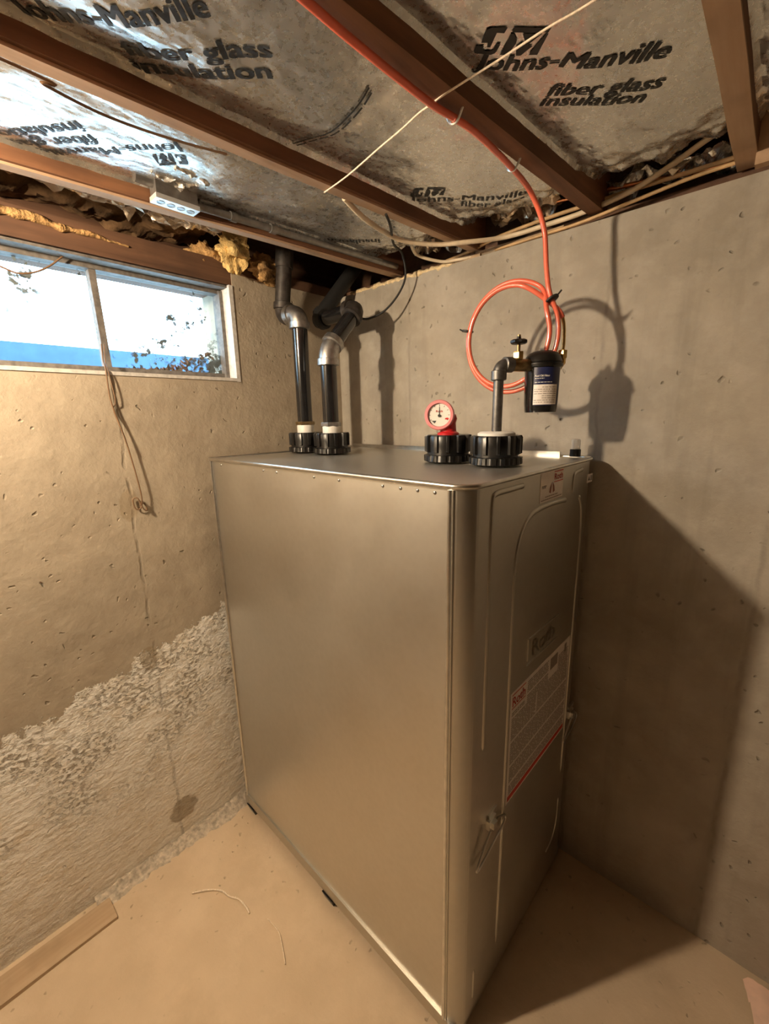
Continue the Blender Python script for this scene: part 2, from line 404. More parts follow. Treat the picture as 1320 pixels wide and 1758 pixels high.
# ---- window
wi = thing('window_1', (-.08, (WY0+WY1)/2, WZ0), 'two-pane cellar window with grey frame in the left wall', 'window'); wi['kind'] = 'structure'
FX = -.085
fr = MB()
y0, y1, z0, z1 = WY0+.004, WY1-.004, WZ0+.002, WZ1-.002
fr.box(FX-.025, FX+.02, y0, y1, z1-.022, z1).box(FX-.025, FX+.02, y0, y1, z0, z0+.030)
fr.box(FX-.025, FX+.02, y0, y0+.022, z0+.030, z1-.022).box(FX-.025, FX+.02, y1-.022, y1, z0+.030, z1-.022)
obj('frame', fr, M_frame, wi)
ja = MB(); ja.box(-.06, .003, y1-.012, y1+.0035, z0-.004, z1); obj('jamb', ja, M_frame_l, wi)
st = MB(); st.box(FX+.02, -.05, y1-.026, y1-.012, z0+.012, z1-.012); obj('stop', st, M_frame, wi)
sl = MB(); sl.box(-.062, .003, y0, y1-.012, z0-.0025, z0+.009); obj('sill', sl, M_frame_l, wi)
hd = MB(); hd.box(-.06, -.012, y0, y1-.012, z1-.008, z1); obj('head', hd, M_frame, wi)
mu = MB(); mu.hexa([(x, y, z) for z, yy in ((z0+.030, -.970), (z1-.022, -.976)) for y in (yy-.010, yy+.010) for x in (FX-.02, FX+.015)]); obj('mullion', mu, M_frame, wi)
for a, c_ in ((y0+.022, -.983), (-.963, y1-.022)):
    pa = MB(); pa.box(FX-.012, FX-.008, a, c_, z0+.030, z1-.022); obj('pane', pa, M_glass, wi)
# outside
og = MB(); og.box(-9, -.26, -8, 6, 1.60, 1.70); struct(obj('ground_outside', og, M_ground), 'pale ground outside the cellar window', None)
bw = MB(); bw.box(-2.25, -2.05, -6, 4, 1.70, 2.165)
o = obj('garden_wall', bw, M_outblue); tag(o, 'low blue wall outside, seen along the bottom of the window', 'wall')
lf = MB()
for i in range(150):
    t = random.random()**.6; y = -.90+t*.33; zc = 1.832+random.random()*.10*max(0, (t-.35))*1.5+random.random()*.008
    x = FX-.03-random.random()*.03; a = random.random()*PI; b_ = random.random()*PI; s_ = .005+random.random()*.009
    u = Vector((math.cos(a)*.3, math.sin(a), math.cos(b_)))*s_; v_ = Vector((.2, math.cos(a), -math.sin(b_)))*s_*.6
    c_ = Vector((x, y, zc)); lf.add([c_-u, c_+v_+Vector((.002, 0, 0)), c_+u, c_-v_], [(0, 1, 2, 3)])
tag(obj('leaf_litter', lf, M_leaf), 'dead leaves heaped outside against the right window pane', 'leaves', kind='stuff')

# ---- joists
JA = [.215, .62, 1.015, 1.44]; JS = [.09, .07, .075, .005]; JW = .040; JZ = 2.22
def jx(k, y): return JA[k]+JS[k]*(y+1.2)
JL = ['floor joist carrying the grey junction box, nearest the window', 'floor joist with the white string end tied under it', 'floor joist with the red oil line clipped along its underside', 'floor joist at the right edge of the photo, above the cables']
for k in range(4):
    root = thing('floor_joist', (jx(k, -1.2), -1.2, JZ), JL[k], 'joist', 'ceiling joists')
    e = .04 if k < 3 else .03
    def prism(z0, z1, x0, x1):
        mb = MB(); n = 24
        ys = [RY+.02+(e-RY-.02)*i/n for i in range(n+1)]
        for i in range(n):
            p = []
            for z in (z0, z1):
                for y in (ys[i], ys[i+1]):
                    wv = .0025*fbm(y*3, k*5.)
                    p += [(jx(k, y)+x0+wv, y, z), (jx(k, y)+x1+wv, y, z)]
            fs = [(0, 2, 3, 1), (4, 5, 7, 6), (0, 4, 6, 2), (1, 3, 7, 5)]
            if i == 0: fs.append((0, 1, 5, 4))
            if i == n-1: fs.append((2, 6, 7, 3))
            mb.add(p, fs)
        return mb
    obj('beam', prism(JZ+.006, 2.418, 0, JW), M_joist, root)
    obj('underside', prism(JZ, JZ+.006, -.0005, JW*.75 if k < 2 else JW+.0005), M_joistb if k != 2 else M_joist, root)  # paler wood puts the light on the undersides into the colour

# ---- foil-faced batts between joists
def foil_z(k, x, y):
    x0 = jx(k, y)+JW; x1 = jx(k+1, y) if k < 3 else 1.86
    t = min(1, max(0, (x-x0)/(x1-x0))); s_ = 4*t*(1-t)
    e = max(0, (y+.22)/.22)
    return 2.267-.014*s_+.011*fbm(x*4+k*9, y*3.2, 1., 3)*(.15+.75*s_)+.0035*abs(fbm(x*16+k*3, y*11, 5., 2))+.05*e*e+.03*e*fbm(x*18, y*18)
BL = ['foil-faced insulation batt nearest the window, lettering upside down', 'foil-faced insulation batt in the middle bay, left of the red line', 'foil-faced insulation batt with the large emblem, right of the red line', 'foil-faced insulation batt in the far right corner of the ceiling']
BATTS = []
for k in range(4):
    y_a, y_b = RY+.05, (-.05, -.03, -.02, -.02)[k]
    root = thing('insulation_batt', (jx(k, -1.2)+.2, -1.2, 2.26), BL[k], 'insulation', 'batts between the joists'); BATTS.append(root)
    def fn(u, v):
        y = y_a+(y_b-y_a)*(v**.55)
        x0 = jx(k, y)+JW-.001; x1 = jx(k+1, y)+.001 if k < 3 else 1.86
        x = x0+(x1-x0)*u; z = foil_z(k, x, y)
        if u < .02 or u > .98: z -= .012
        return (x, y, z)
    mb = MB(); mb.grid(fn, 44, 300); obj('foil_facing', mb, M_foil, root, smooth=60)
    mb = MB(); mb.grid(lambda u, v: (jx(k, y_a+(y_b-y_a)*v)+JW+u*((jx(k+1, 0)-jx(k, 0)-JW) if k < 3 else .37), y_a+(y_b-y_a-.1)*v, 2.40), 2, 8)
def foil_text(k, s, org, end, cap, bold=.03, shear=0.0):
    o_ = Vector(org); d = Vector(end)-o_; wd = d.length; d.normalize(); up = Vector((d.y, -d.x))
    mb = MB()
    def place(a, b_):
        q = o_+d*a+up*b_; return (q.x, q.y, foil_z(k, q.x, q.y)-.0014)
    lettering(mb, s, place, wd, cap, bold, shear, .012)
    obj('lettering', mb, M_ink, BATTS[k])
def foil_emblem(k, org, end, h):
    """JM emblem: black block with knocked-out letters"""
    o_ = Vector(org); d = Vector(end)-o_; wd = d.length; d.normalize(); up = Vector((d.y, -d.x)); mb = MB()
    def place(a, b_):
        q = o_+d*(a*wd)+up*(b_*h); return (q.x, q.y, foil_z(k, q.x, q.y)-.0014)
    def sub(p, d):
        bm = bmesh.new(); f = bm.faces.new([bm.verts.new((a, b_, 0)) for a, b_ in p]); bmesh.ops.triangulate(bm, faces=[f])
        for _ in range(3): bmesh.ops.subdivide_edges(bm, edges=bm.edges[:], cuts=1, use_grid_fill=True)
        bmesh.ops.triangulate(bm, faces=bm.faces); bm.verts.index_update()
        mb.add([place(v.co.x, v.co.y) for v in bm.verts], [tuple(v.index for v in f.verts) for f in bm.faces]); bm.free()
    # black blocks left standing around two knocked-out slanted letters
    sub([(.00, .00), (.26, .00), (.31, .05), (.335, .13), (.37, .42), (.31, .42), (.275, .20), (.25, .15), (.13, .15), (.10, .24), (.12, .34), (-.01, .34), (-.03, .10)], 0)
    sub([(.06, .45), (.16, .45), (.17, .28), (.22, .28), (.27, .80), (.38, .80), (.41, 1.0), (.16, 1.0), (.10, .95)], 0)
    sub([(.40, .0), (.52, .0), (.565, .44), (.60, .44), (.60, .60), (.50, .60), (.53, .80), (.49, .80)], 0)
    sub([(.62, .34), (.66, .0), (.74, .0), (.88, .34), (.82, .34), (.72, .12), (.68, .50)], 0)
    sub([(.49, .84), (1.04, .84), (1.06, 1.0), (.51, 1.0)], 0)
    sub([(.66, .80), (.76, .42), (.80, .42), (.96, .80)], 0)
    sub([(.86, .0), (1.0, .0), (1.05, .80), (1.02, .80), (.93, .40)], 0)
    obj('emblem', mb, M_ink, BATTS[k])
foil_emblem(2, (1.130, -.680), (1.212, -.612), .055)
foil_text(2, 'Johns-Manville', (1.108, -.652), (1.371, -.437), .036, .032, .15)
foil_text(2, 'fiber glass', (1.182, -.498), (1.352, -.368), .032, .032, .18)
foil_text(2, 'insulation', (1.158, -.478), (1.318, -.352), .030, .032, .18)
foil_text(1, 'Johns-Manville', (.655, -1.222), (.880, -1.030), .038, .034)
foil_text(1, 'fiber glass', (.699, -1.090), (.885, -.924), .036, .034)
foil_text(1, 'insulation', (.664, -1.062), (.843, -.897), .036, .034)
foil_emblem(1, (.741, -.372), (.815, -.318), .045)
foil_text(1, 'Johns-Manville', (.716, -.348), (.985, -.150), .030, .02)
foil_text(1, 'fiber glass', (.812, -.228), (.965, -.120), .030, .02)
foil_text(0, 'insulation', (.457, -1.113), (.270, -1.240), .032, .026)
foil_text(0, 'fiber glass', (.430, -1.080), (.250, -1.208), .032, .026)
foil_text(0, 'Johns-Manville', (.537, -.934), (.268, -1.150), .028, .026)
foil_emblem(0, (.500, -.912), (.440, -.960), .038)
foil_text(0, 'insulation', (.495, -.240), (.350, -.355), .036, .026)
# printed double stripe, middle batt
mb = MB()
pts = smooth_path([(.667, -.752, 0), (.735, -.745, 0), (.80, -.737, 0), (.88, -.745, 0), (.955, -.765, 0)], 10)
for off in (0, .010):
    for i in range(len(pts)-1):
        if i % 5 == 4 and off: continue
        a, b_ = pts[i], pts[i+1]; q = []
        for p, dy in ((a, off), (b_, off), (b_, off+.004), (a, off+.004)): q.append((p.x, p.y+dy, foil_z(1, p.x, p.y+dy)-.003))
        mb.add(q, [(0, 1, 2, 3)])
obj('stripe', mb, M_ink, BATTS[1])

# ---- torn old insulation above the window and in the wall-top gaps
def rumple(name, mat, x0, x1, y0, y1, zf, nu, nv, label, cat='insulation', kind=None, group=None):
    mb = MB(); mb.grid(lambda u, v: (x0+(x1-x0)*u, y0+(y1-y0)*v, zf(x0+(x1-x0)*u, y0+(y1-y0)*v)), nu, nv)
    o = obj(name, mb, mat, smooth=35); return tag(o, label, cat, group, kind)
rumple('torn_insulation', M_kraft, -.165, .225, -2.6, -.60, lambda x, y: 2.30+.11*(x+.1)+.035*fbm(x*9, y*7)+.016*abs(fbm(x*30, y*24)), 40, 150, 'dark torn paper-faced insulation above the window')
def lump(name, mat, c, r, label, cat, seed, amp=.45, parent=None, n=28, sq=(1, 1, 1), fr=1.6):
    mb = MB(); vs = []; C = Vector(c)
    for j in range(n+1):
        for i in range(n):
            th = PI*j/n; ph = 2*PI*i/n; d = Vector((math.sin(th)*math.cos(ph), math.sin(th)*math.sin(ph), math.cos(th)))
            q = 1+amp*fbm(d.x*fr+seed, d.y*fr, d.z*fr, 5)+.14*fbm(d.x*6+seed, d.y*6, d.z*6, 3)
            vs.append((C.x+d.x*r*q*sq[0], C.y+d.y*r*q*sq[1], C.z+d.z*r*q*sq[2]))
    fs = [(j*n+i, j*n+(i+1) % n, (j+1)*n+(i+1) % n, (j+1)*n+i) for j in range(n) for i in range(n)]
    mb.add(vs, fs); o = obj(name, mb, mat, parent, smooth=70)
    if label: tag(o, label, cat)
    return o
lump('fiberglass_tuft', M_wool, (.03, -.535, 2.262), .060, 'bright yellow fiberglass tuft hanging above the window corner', 'insulation', 2.3, .7, sq=(.8, 1, 1))
lump('fiberglass_tuft', M_wool2, (.0, -.395, 2.236), .052, 'brown fiberglass wad beside the upright iron pipe', 'insulation', 7.1, .7, sq=(.8, 1.3, .8))
lump('fiberglass_tuft', M_wool2, (-.05, -.60, 2.235), .05, 'dull brown fiberglass wad behind the yellow tuft', 'insulation', 11.3, .7, sq=(.8, 1.2, .9))
mb = MB(); P = [(-.004, -1.75+.011*i, WT+.030-.0006*max(0, i-40)+.014*fbm(i*.11, 3.1)) for i in range(80)]
mb.tube(P, [max(.003, (.011+.008*fbm(i*.31, 7.7))*(1 if i < 60 else (80-i)/20)) for i in range(80)], 10)
tag(obj('insulation_strip', mb, M_wool2, smooth=60), 'ragged tan insulation edge lying along the plank over the window', 'insulation')
# crumpled foil and paper scraps above the filter wall
def scrap(c, sx, sy, sz, mat, label, seed, rz=0, name='foil_scrap', n=16, am=1.0):
    mb = MB(); C = Vector(c); Rm = Matrix.Rotation(rz, 3, 'Z')
    def fn(u, v):
        p = Vector(((u-.5)*sx+.15*sx*noise.noise(Vector((u*3+seed, v*3, 0))), (v-.5)*sy+.25*sy*noise.noise(Vector((u*3, v*3+seed, 5))), sz*am*(noise.noise(Vector((u*4.5+seed, v*4.5, 9)))+.6*abs(noise.noise(Vector((u*9, v*9, seed)))))))
        q = Rm@p; return (C.x+q.x, C.y+q.y, C.z+q.z)
    mb.grid(fn, n, n); return tag(obj(name, mb, mat), label, 'foil scrap' if 'foil' in name else 'paper scrap', 'torn facing on the wall tops')
scrap((1.22, .06, 2.285), .20, .10, .05, M_foil, 'shiny crumpled foil between the red line joist and the thick cable', 1.2)
scrap((1.38, .05, 2.270), .14, .10, .03, M_foil, 'crumpled foil tucked behind the cables by the rightmost joist', 4.2)
scrap((1.19, -.05, 2.325), .20, .14, .05, M_scrapfoil, 'brownish crumpled foil hanging over the shiny foil scrap', 8.1)
scrap((.90, .03, 2.30), .22, .12, .06, M_scrapfoil, 'brown crumpled foil between the string joist and the red line joist', 5.5)
scrap((.53, .04, 2.295), .16, .12, .05, M_scrapfoil, 'dark crumpled foil behind the looped black cable', 3.9)
scrap((1.56, .0, 2.29), .14, .12, .05, M_scrapfoil, 'crumpled foil in the corner right of the rightmost joist', 6.6)
scrap((.10, -1.02, 2.285), .10, .30, .04, M_scrapfoil, 'glinting torn foil above the left window pane', 2.9, .2)
scrap((.08, -.74, 2.285), .10, .22, .04, M_scrapfoil, 'glinting torn foil above the right window pane', 12.9, -.2)
scrap((.395, -.865, 2.258), .13, .09, .022, M_foil, 'loose flap of foil beside the junction box', 15.2, .6)
mb = MB(); P = [(.09+.0115*i, .008+.004*fbm(i*.4, 2), WT+.008+.008*fbm(i*.37, 9)) for i in range(50)]
mb.tube(P, [max(.004, .010+.007*fbm(i*.17, 4)) for i in range(50)], 8)
tag(obj('sealing_foam', mb, M_spray, smooth=60), 'pale crumbly foam squeezed out along the top of the filter wall', 'foam')
mb = MB(); mb.box(.72, 1.03, .02, .045, WT+.004, WT+.028); mb.box(.60, .75, .0, .04, WT+.004, WT+.014)
tag(obj('wood_shim', mb, M_board), 'split pale wood strip lying on the filter wall under the cables', 'wood strip')
mb = MB(); mb.hexa([(x, y, z) for z in (2.195, 2.30) for y in (-.045, -.02) for x in (1.484, 1.60)])
tag(obj('wood_block', mb, M_joistb), 'pale wood block hanging at the right edge of the photo', 'wood block')

# ================================================================== OIL TANK
TL, TW, TH = 1.1136, .71, 1.517
tank = thing('oil_tank', (1.1813, -.7474, 0), 'tall galvanised steel oil tank with black caps in the corner', 'oil tank', rz=-.01665)
def TP(name, mb, mat, parent=None, smooth=None): return obj(name, mb, mat, parent or tank, local=True, smooth=smooth)
# front panel (big face), slightly bowed
PX0, PX1 = -TL+.014, -.044
def panel(u, v):
    x = PX0+(PX1-PX0)*u; z = .036+(TH-.044)*v
    bow = .004*math.sin(PI*u)*math.sin(PI*v)+.0022*fbm(u*2.2, v*2.6, 4.2, 2)*math.sin(PI*u)*math.sin(PI*v)
    return (x, .003-bow, z)
mb = MB(); mb.grid(panel, 40, 50); fpanel = TP('front_panel', mb, M_galv, smooth=60)
# rounded jacket
R = .044
def rr(off=0.0, n=10):
    pts = []
    for cx, cy, a0 in ((-R, R, -PI/2), (-R, TW-R, 0), (-TL+.014, TW-.014, PI/2), (-TL+.014, .014, PI)):
        r_ = (R if cx == -R else .014)+off
        for i in range(n+1):
            a = a0+PI/2*i/n; pts.append((cx+r_*math.cos(a), cy+r_*math.sin(a)))
    return pts
prof = rr()
mb = MB(); n = len(prof)
for i in range(n):
    a, b_ = prof[i], prof[(i+1) % n]
    if i == n-1: continue          # the front is closed by the panel
    mb.add([(a[0], a[1], .02), (b_[0], b_[1], .02), (b_[0], b_[1], TH-.004), (a[0], a[1], TH-.004)], [(0, 1, 2, 3)])
jk = TP('jacket', mb, M_galv_j); bm = bmesh.new(); bm.from_mesh(jk.data); bmesh.ops.remove_doubles(bm, verts=bm.verts, dist=1e-5); bm.to_mesh(jk.data); bm.free()
for p in jk.data.polygons: p.use_smooth = True
jk.data.set_sharp_from_angle(angle=math.radians(40))
# rolled seams on both sides of the front panel
for x, r_ in ((-.046, .0055), (-.038, .0030), (-TL+.013, .0055)):
    mb = MB(); mb.tube([(x, .001, .03), (x, -.0005, .4), (x, -.0005, 1.1), (x, .0, TH-.012)], r_, 10); TP('seam', mb, M_steel if r_ > .004 else M_galv_j, smooth=60)
# lid with lip
mb = MB(); mb.extrude(rr(.001), lambda a, b_: (a, b_, TH-.012), lambda a, b_: (a, b_, TH-.004)); lid = TP('lid', mb, M_galv, smooth=40)
pth = [(a, b_, TH-.004) for a, b_ in rr(.0025)]; pth.append(pth[0]); pth.append(pth[1])
mb = MB(); mb.tube(pth, .0058, 8, cap=False); TP('lip', mb, M_steel, lid, smooth=60)
mb = MB(); mb.box(-TL+.03, -.10, TW-.018, TW-.010, TH-.006, TH+.012); TP('rear_flange', mb, M_steel, lid)
# base channel + feet
mb = MB(); mb.box(-TL-.002, -.012, -.0035, .02, -.006, .036); mb.box(-TL-.004, -TL+.02, -.004, TW, -.012, .034); mb.box(-.03, -.004, .03, TW-.01, -.012, .02); TP('base_channel', mb, M_galv_j)
for fx, fy in ((-1.075, .004), (-.545, .004), (-.06, .03), (-1.075, .62), (-.545, .62), (-.06, .62)):
    mb = MB(); mb.hexa([(fx-.022, fy-.0, FZ-.003), (fx+.022, fy, FZ-.003), (fx-.022, fy+.06, FZ-.003), (fx+.022, fy+.06, FZ-.003), (fx-.028, fy-.012, -.010), (fx+.028, fy-.012, -.010), (fx-.028, fy+.06, -.010), (fx+.028, fy+.06, -.010)]); TP('foot', mb, M_plastic)
# dimple rivets under the lip
for x in (-1.03, -.749, -.674, -.492, -.389, -.235, -.18, -.132, -.086):
    mb = MB(); mb.lathe([(.0045, 0), (.0042, .0015), (.0025, .003)], 8, (x, .0035, TH-.022), (0, -1, 0)); TP('rivet', mb, M_zinc, fpanel, smooth=60)
# pressed ribs on the narrow face
def rib(pts, r_=.0075, sub=6):
    P = smooth_path([(0, a, b_) for a, b_ in pts], sub); mb = MB(); rad = [r_]*len(P); rad[0] = r_*.3; rad[-1] = r_*.3
    o_ = len(mb.v); mb.tube([(-.002, p.y, p.z) for p in P], rad, 10)
    mb.v = [(x*.75, y, z) for x, y, z in mb.v]
    TP('rib', mb, M_galv_j, jk, smooth=60)
rib([(.084, .865), (.084, 1.0), (.085, 1.2), (.086, 1.40), (.088, 1.470), (.100, 1.487), (.16, 1.488), (.235, 1.488)])
rib([(.200, .115), (.204, .5), (.206, .9), (.205, 1.2), (.206, 1.30), (.222, 1.362), (.262, 1.402), (.32, 1.416), (.42, 1.417), (.505, 1.412)])
rib([(.640, .40), (.640, .8), (.641, 1.12), (.640, 1.28), (.628, 1.37), (.60, 1.41)])
rib([(.546, 1.425), (.546, 1.465), (.558, 1.482), (.62, 1.487)])
rib([(.55, .13), (.60, .14), (.635, .20), (.638, .30)], .006)
rib([(.075, .06), (.075, .17)], .006)
# pressed emblem
emb = MB()
lettering(emb, 'Roth', lambda a, b_: (.0016, .335+a, 1.002+b_), .150, .048, .01)
for q in ((.304, .506, 1.062, 1.066), (.304, .308, 1.0, 1.066), (.304, .506, .986, .990)): emb.box(-.001, .0022, q[0], q[1], q[2], q[3])
TP('pressed_emblem', emb, M_steel, jk)
# labels
def label(name, a0, a1, b0, b1, lab):
    mb = MB(); mb.box(-.0005, .0014, a0, a1, b0, b1); o_ = TP(name, mb, M_paper); o_['label'] = lab; return o_
def strip(mb, a0, a1, b0, b1, d=.0019): mb.add([(d, a0, b0), (d, a1, b0), (d, a1, b1), (d, a0, b1)], [(0, 1, 2, 3)])
lb = label('label', .216, .622, .60, .945, 'large white instruction label with red band')
lb.data.transform(Matrix.Identity(4))
pr = MB(); strip(pr, .222, .616, .606, .622); TP('red_band', pr, M_redprint, lb); pr = MB(); lettering(pr, 'Roth', lambda a, b_: (.0020, .226+a, .903+b_), .075, .028, .02); strip(pr, .224, .303, .936, .939); strip(pr, .224, .303, .896, .899)
TP('red_print', pr, M_redprint, lb)
pr = MB(); random.seed(5)
strip(pr, .468, .522, .893, .932); strip(pr, .575, .592, .905, .935)
z = .934
while z > .63:
    colz = [(.226, .30), (.315, .455), (.53, .612)] if z > .87 else ([(.226, .375), (.385, .612)] if z > .80 else [(.226, .612)])
    for a0, a1 in colz:
        if a0 < .3 and z > .89: continue
        if z > .87 and random.random() < .25: continue
        a = a0
        while a < a1-.006:
            ln = min(a1-a, .006+random.random()*.030); strip(pr, a, a+ln, z-.0032, z); a += ln+.003
    z -= .0062
    if abs(z-.795) < .0035 or abs(z-.72) < .0035 or abs(z-.662) < .003: z -= .008
TP('text_lines', pr, M_print, lb)['kind'] = 'stuff'
lb2 = label('label', .322, .466, 1.430, 1.512, 'small white label with red lettering and a flame mark')
pr = MB(); lettering(pr, 'Roth', lambda a, b_: (.0020, .404+a, 1.481+b_), .056, .017, .02); strip(pr, .402, .462, 1.501, 1.5035); strip(pr, .402, .462, 1.4745, 1.477); TP('red_print', pr, M_redprint, lb2)
pr = MB()
for s_ in (-1, 1):
    c_ = .392; pts = [(c_+s_*.002, 1.478), (c_+s_*.013, 1.466), (c_+s_*.018, 1.452), (c_+s_*.006, 1.448), (c_+s_*.004, 1.462)]
    pr.add([(.0020, a, b_) for a, b_ in pts], [(0, 1, 2, 3, 4)])
TP('flame_mark', pr, M_flame, lb2)
pr = MB()
for a0, a1, z in ((.352, .432, 1.441), (.328, .460, 1.434), (.328, .356, 1.470), (.328, .352, 1.466)):
    a = a0
    while a < a1: ln = .003+random.random()*.008; strip(pr, a, min(a1, a+ln), z, z+.0026); a += ln+.0015
TP('text_lines', pr, M_print, lb2)['kind'] = 'stuff'
lb3 = label('label', .660, .704, 1.440, 1.466, 'tiny white warning label')
pr = MB(); pr.add([(.002, .664, 1.447), (.002, .680, 1.447), (.002, .672, 1.461)], [(0, 1, 2)])
for i in range(4): strip(pr, .684, .700, 1.446+i*.004, 1.4482+i*.004)
TP('warning_mark', pr, M_ink, lb3)
# wire bail latches
for (y_, z_, sc) in ((.132, .622, 1.0), (.672, .630, .85)):
    mb = MB(); mb.box(-.002, .010, y_-.020, y_+.016, z_-.012, z_+.014); mb.box(.008, .020, y_-.013, y_+.005, z_-.008, z_+.010); mb.box(-.001, .005, y_-.012, y_+.030, z_+.012, z_+.026)
    lt = TP('latch', mb, M_steel)
    mb = MB(); mb.tube(smooth_path([(.016, y_-.022*sc, z_-.004), (.013, y_-.048*sc, z_-.040), (.012, y_-.078*sc, z_-.078*sc), (.012, y_-.066*sc, z_-.086*sc), (.010, y_+.000*sc, z_-.072), (.008, y_+.062*sc, z_-.058), (.008, y_+.070*sc, z_-.036), (.010, y_+.020, z_-.002)], 6), .0028, 8); TP('wire_bail', mb, M_steel, lt, smooth=60)
# port caps
def cap(x, y):
    prof_ = [(.066, .0), (.0715, .002), (.0715, .019), (.062, .021), (.062, .027), (.066, .029), (.0665, .072), (.0635, .077), (.050, .077)]
    def rad(r, h, an):
        if h > .028 and r > .06: return r+(.0035 if (an*12/(2*PI)) % 1 < .30 else -.0035)
        if .002 < h < .02 and r > .07: return r-(.004 if (an*18/(2*PI)) % 1 < .45 else 0)
        return r
    mb = MB(); mb.lathe(prof_, 144, (x, y, TH+.001), rad=rad); return TP('port_cap', mb, M_plastic, smooth=35)
CAPS = [(-1.022, .375), (-.860, .377), (-.307, .365), (-.149, .365)]
for c_ in CAPS: cap(*c_)
mb = MB(); mb.lathe([(.016, 0), (.016, .022), (.013, .023)], 18, (-.045, .672, TH+.001)); TP('leak_indicator_base', mb, M_plastic, smooth=40)
mb = MB(); mb.lathe([(.0135, 0), (.0135, .026), (.0115, .030), (.004, .031)], 18, (-.045, .672, TH+.024)); o = TP('leak_indicator_cup', mb, M_clear, smooth=50); o['label'] = 'clear plastic cup'
def W_(x, y, z=0):     # tank-local to world
    a = -.01665; return Vector((1.1813+x*math.cos(a)-y*math.sin(a), -.7474+x*math.sin(a)+y*math.cos(a), z))
CT = TH+.078

# ================================================================== PIPES
def elbow(mb, p, d_in, d_out, r, bend=.045, col=1.16):
    """elbow centred on p: comes in along d_in, leaves along d_out"""
    p = Vector(p); a = Vector(d_in).normalized(); b_ = Vector(d_out).normalized()
    s0 = p-a*bend; s1 = p+b_*bend; pts = []
    for i in range(9):
        t = i/8; pts.append(s0*(1-t)**2+p*2*t*(1-t)+s1*t*t)
    mb.tube(pts, r, 18)
    mb.tube([s0-a*.014, s0-a*.012, s0+a*.010, s0+a*.012], [r*1.02, r*col, r*col, r*1.0], 18); mb.tube([s1+b_*.014, s1+b_*.012, s1-b_*.010, s1-b_*.012], [r*1.02, r*col, r*col, r*1.0], 18)
    return s0, s1
PR = .0302
def hexnut(mb, c, r, h): mb.lathe([(r*.94, 0), (r, .003), (r, h-.003), (r*.94, h)], 6, c)
# vent pipe (left)
b1 = W_(*CAPS[0]); e1 = Vector((b1.x, b1.y, 2.052)); e2 = Vector((e1.x-.098, e1.y-.004, 2.045))
vp = thing('vent_pipe', (b1.x, b1.y, CT), 'left black iron pipe with two grey elbows rising beside the window', 'pipe')
mb = MB(); mb.lathe([(.034, 0), (.034, .026), (.033, .030)], 24, (b1.x, b1.y, CT)); o = obj('bushing', mb, M_white, vp, smooth=40)
mb = MB(); hexnut(mb, (b1.x, b1.y, CT+.030), .039, .014); obj('hex_nut', mb, M_brass_d, vp)
mb = MB(); mb.tube([(b1.x, b1.y, CT+.03), (b1.x, b1.y, 2.01)], PR, 20); obj('riser', mb, M_black_pipe, vp, smooth=50)
mb = MB(); elbow(mb, e1, (0, 0, 1), (-1, -.04, -.07), PR*1.17, .046); obj('elbow', mb, M_zinc, vp, smooth=50)
mb = MB(); elbow(mb, e2, (-1, -.04, -.07), (.05, .05, 1), PR*1.10, .046); obj('elbow', mb, M_dull_pipe, vp, smooth=50)
mb = MB(); mb.tube([e2+Vector((0, 0, .05)), e2+Vector((.012, .012, .19))], PR, 18); mb.tube([e2+Vector((.012, .012, .185)), e2+Vector((.022, .022, .34))], PR*1.15, 18); obj('upper_pipe', mb, M_dull_pipe, vp, smooth=50)
# fill pipe (right)
b2 = W_(*CAPS[1]); g1 = Vector((b2.x, b2.y, 1.895)); g2 = Vector((b2.x-.008, b2.y+.170, 2.068)); g3 = Vector((.085, g2.y-.01, 2.055))
fp = thing('fill_pipe', (b2.x, b2.y, CT), 'right black iron pipe, kinked by a grey elbow and turning to the wall', 'pipe')
mb = MB(); mb.lathe([(.034, 0), (.034, .022), (.033, .026)], 24, (b2.x, b2.y, CT)); obj('bushing', mb, M_white, fp, smooth=40)
mb = MB(); hexnut(mb, (b2.x, b2.y, CT+.024), .039, .016); obj('hex_nut', mb, M_zinc, fp)
mb = MB(); mb.tube([(b2.x, b2.y, CT+.03), g1-Vector((0, 0, .04))], PR, 20); obj('riser', mb, M_black_pipe, fp, smooth=50)
dd = (g2-g1).normalized()
mb = MB(); elbow(mb, g1, (0, 0, 1), dd, PR*1.17, .040); obj('elbow', mb, M_zinc, fp, smooth=50)
mb = MB(); mb.tube([g1+dd*.05, g2-dd*.05], PR, 20); obj('slanted_pipe', mb, M_black_pipe, fp, smooth=50)
hd_ = (g3-g2).normalized()
mb = MB(); elbow(mb, g2, dd, hd_, PR*1.17, .044); obj('elbow', mb, M_dull_pipe, fp, smooth=50)
mb = MB(); mb.tube([g2+hd_*.05, g3], PR*.95, 20); obj('cross_pipe', mb, M_black_pipe, fp, smooth=50)
mb = MB(); elbow(mb, g3, hd_, (.1, .62, .75), PR*1.12, .034); mb.tube([g3+Vector((.003, .02, .03)), g3+Vector((.03, .135, .17)), g3+Vector((.045, .20, .25))], PR, 18); obj('upper_pipe', mb, M_rubber, fp, smooth=50)

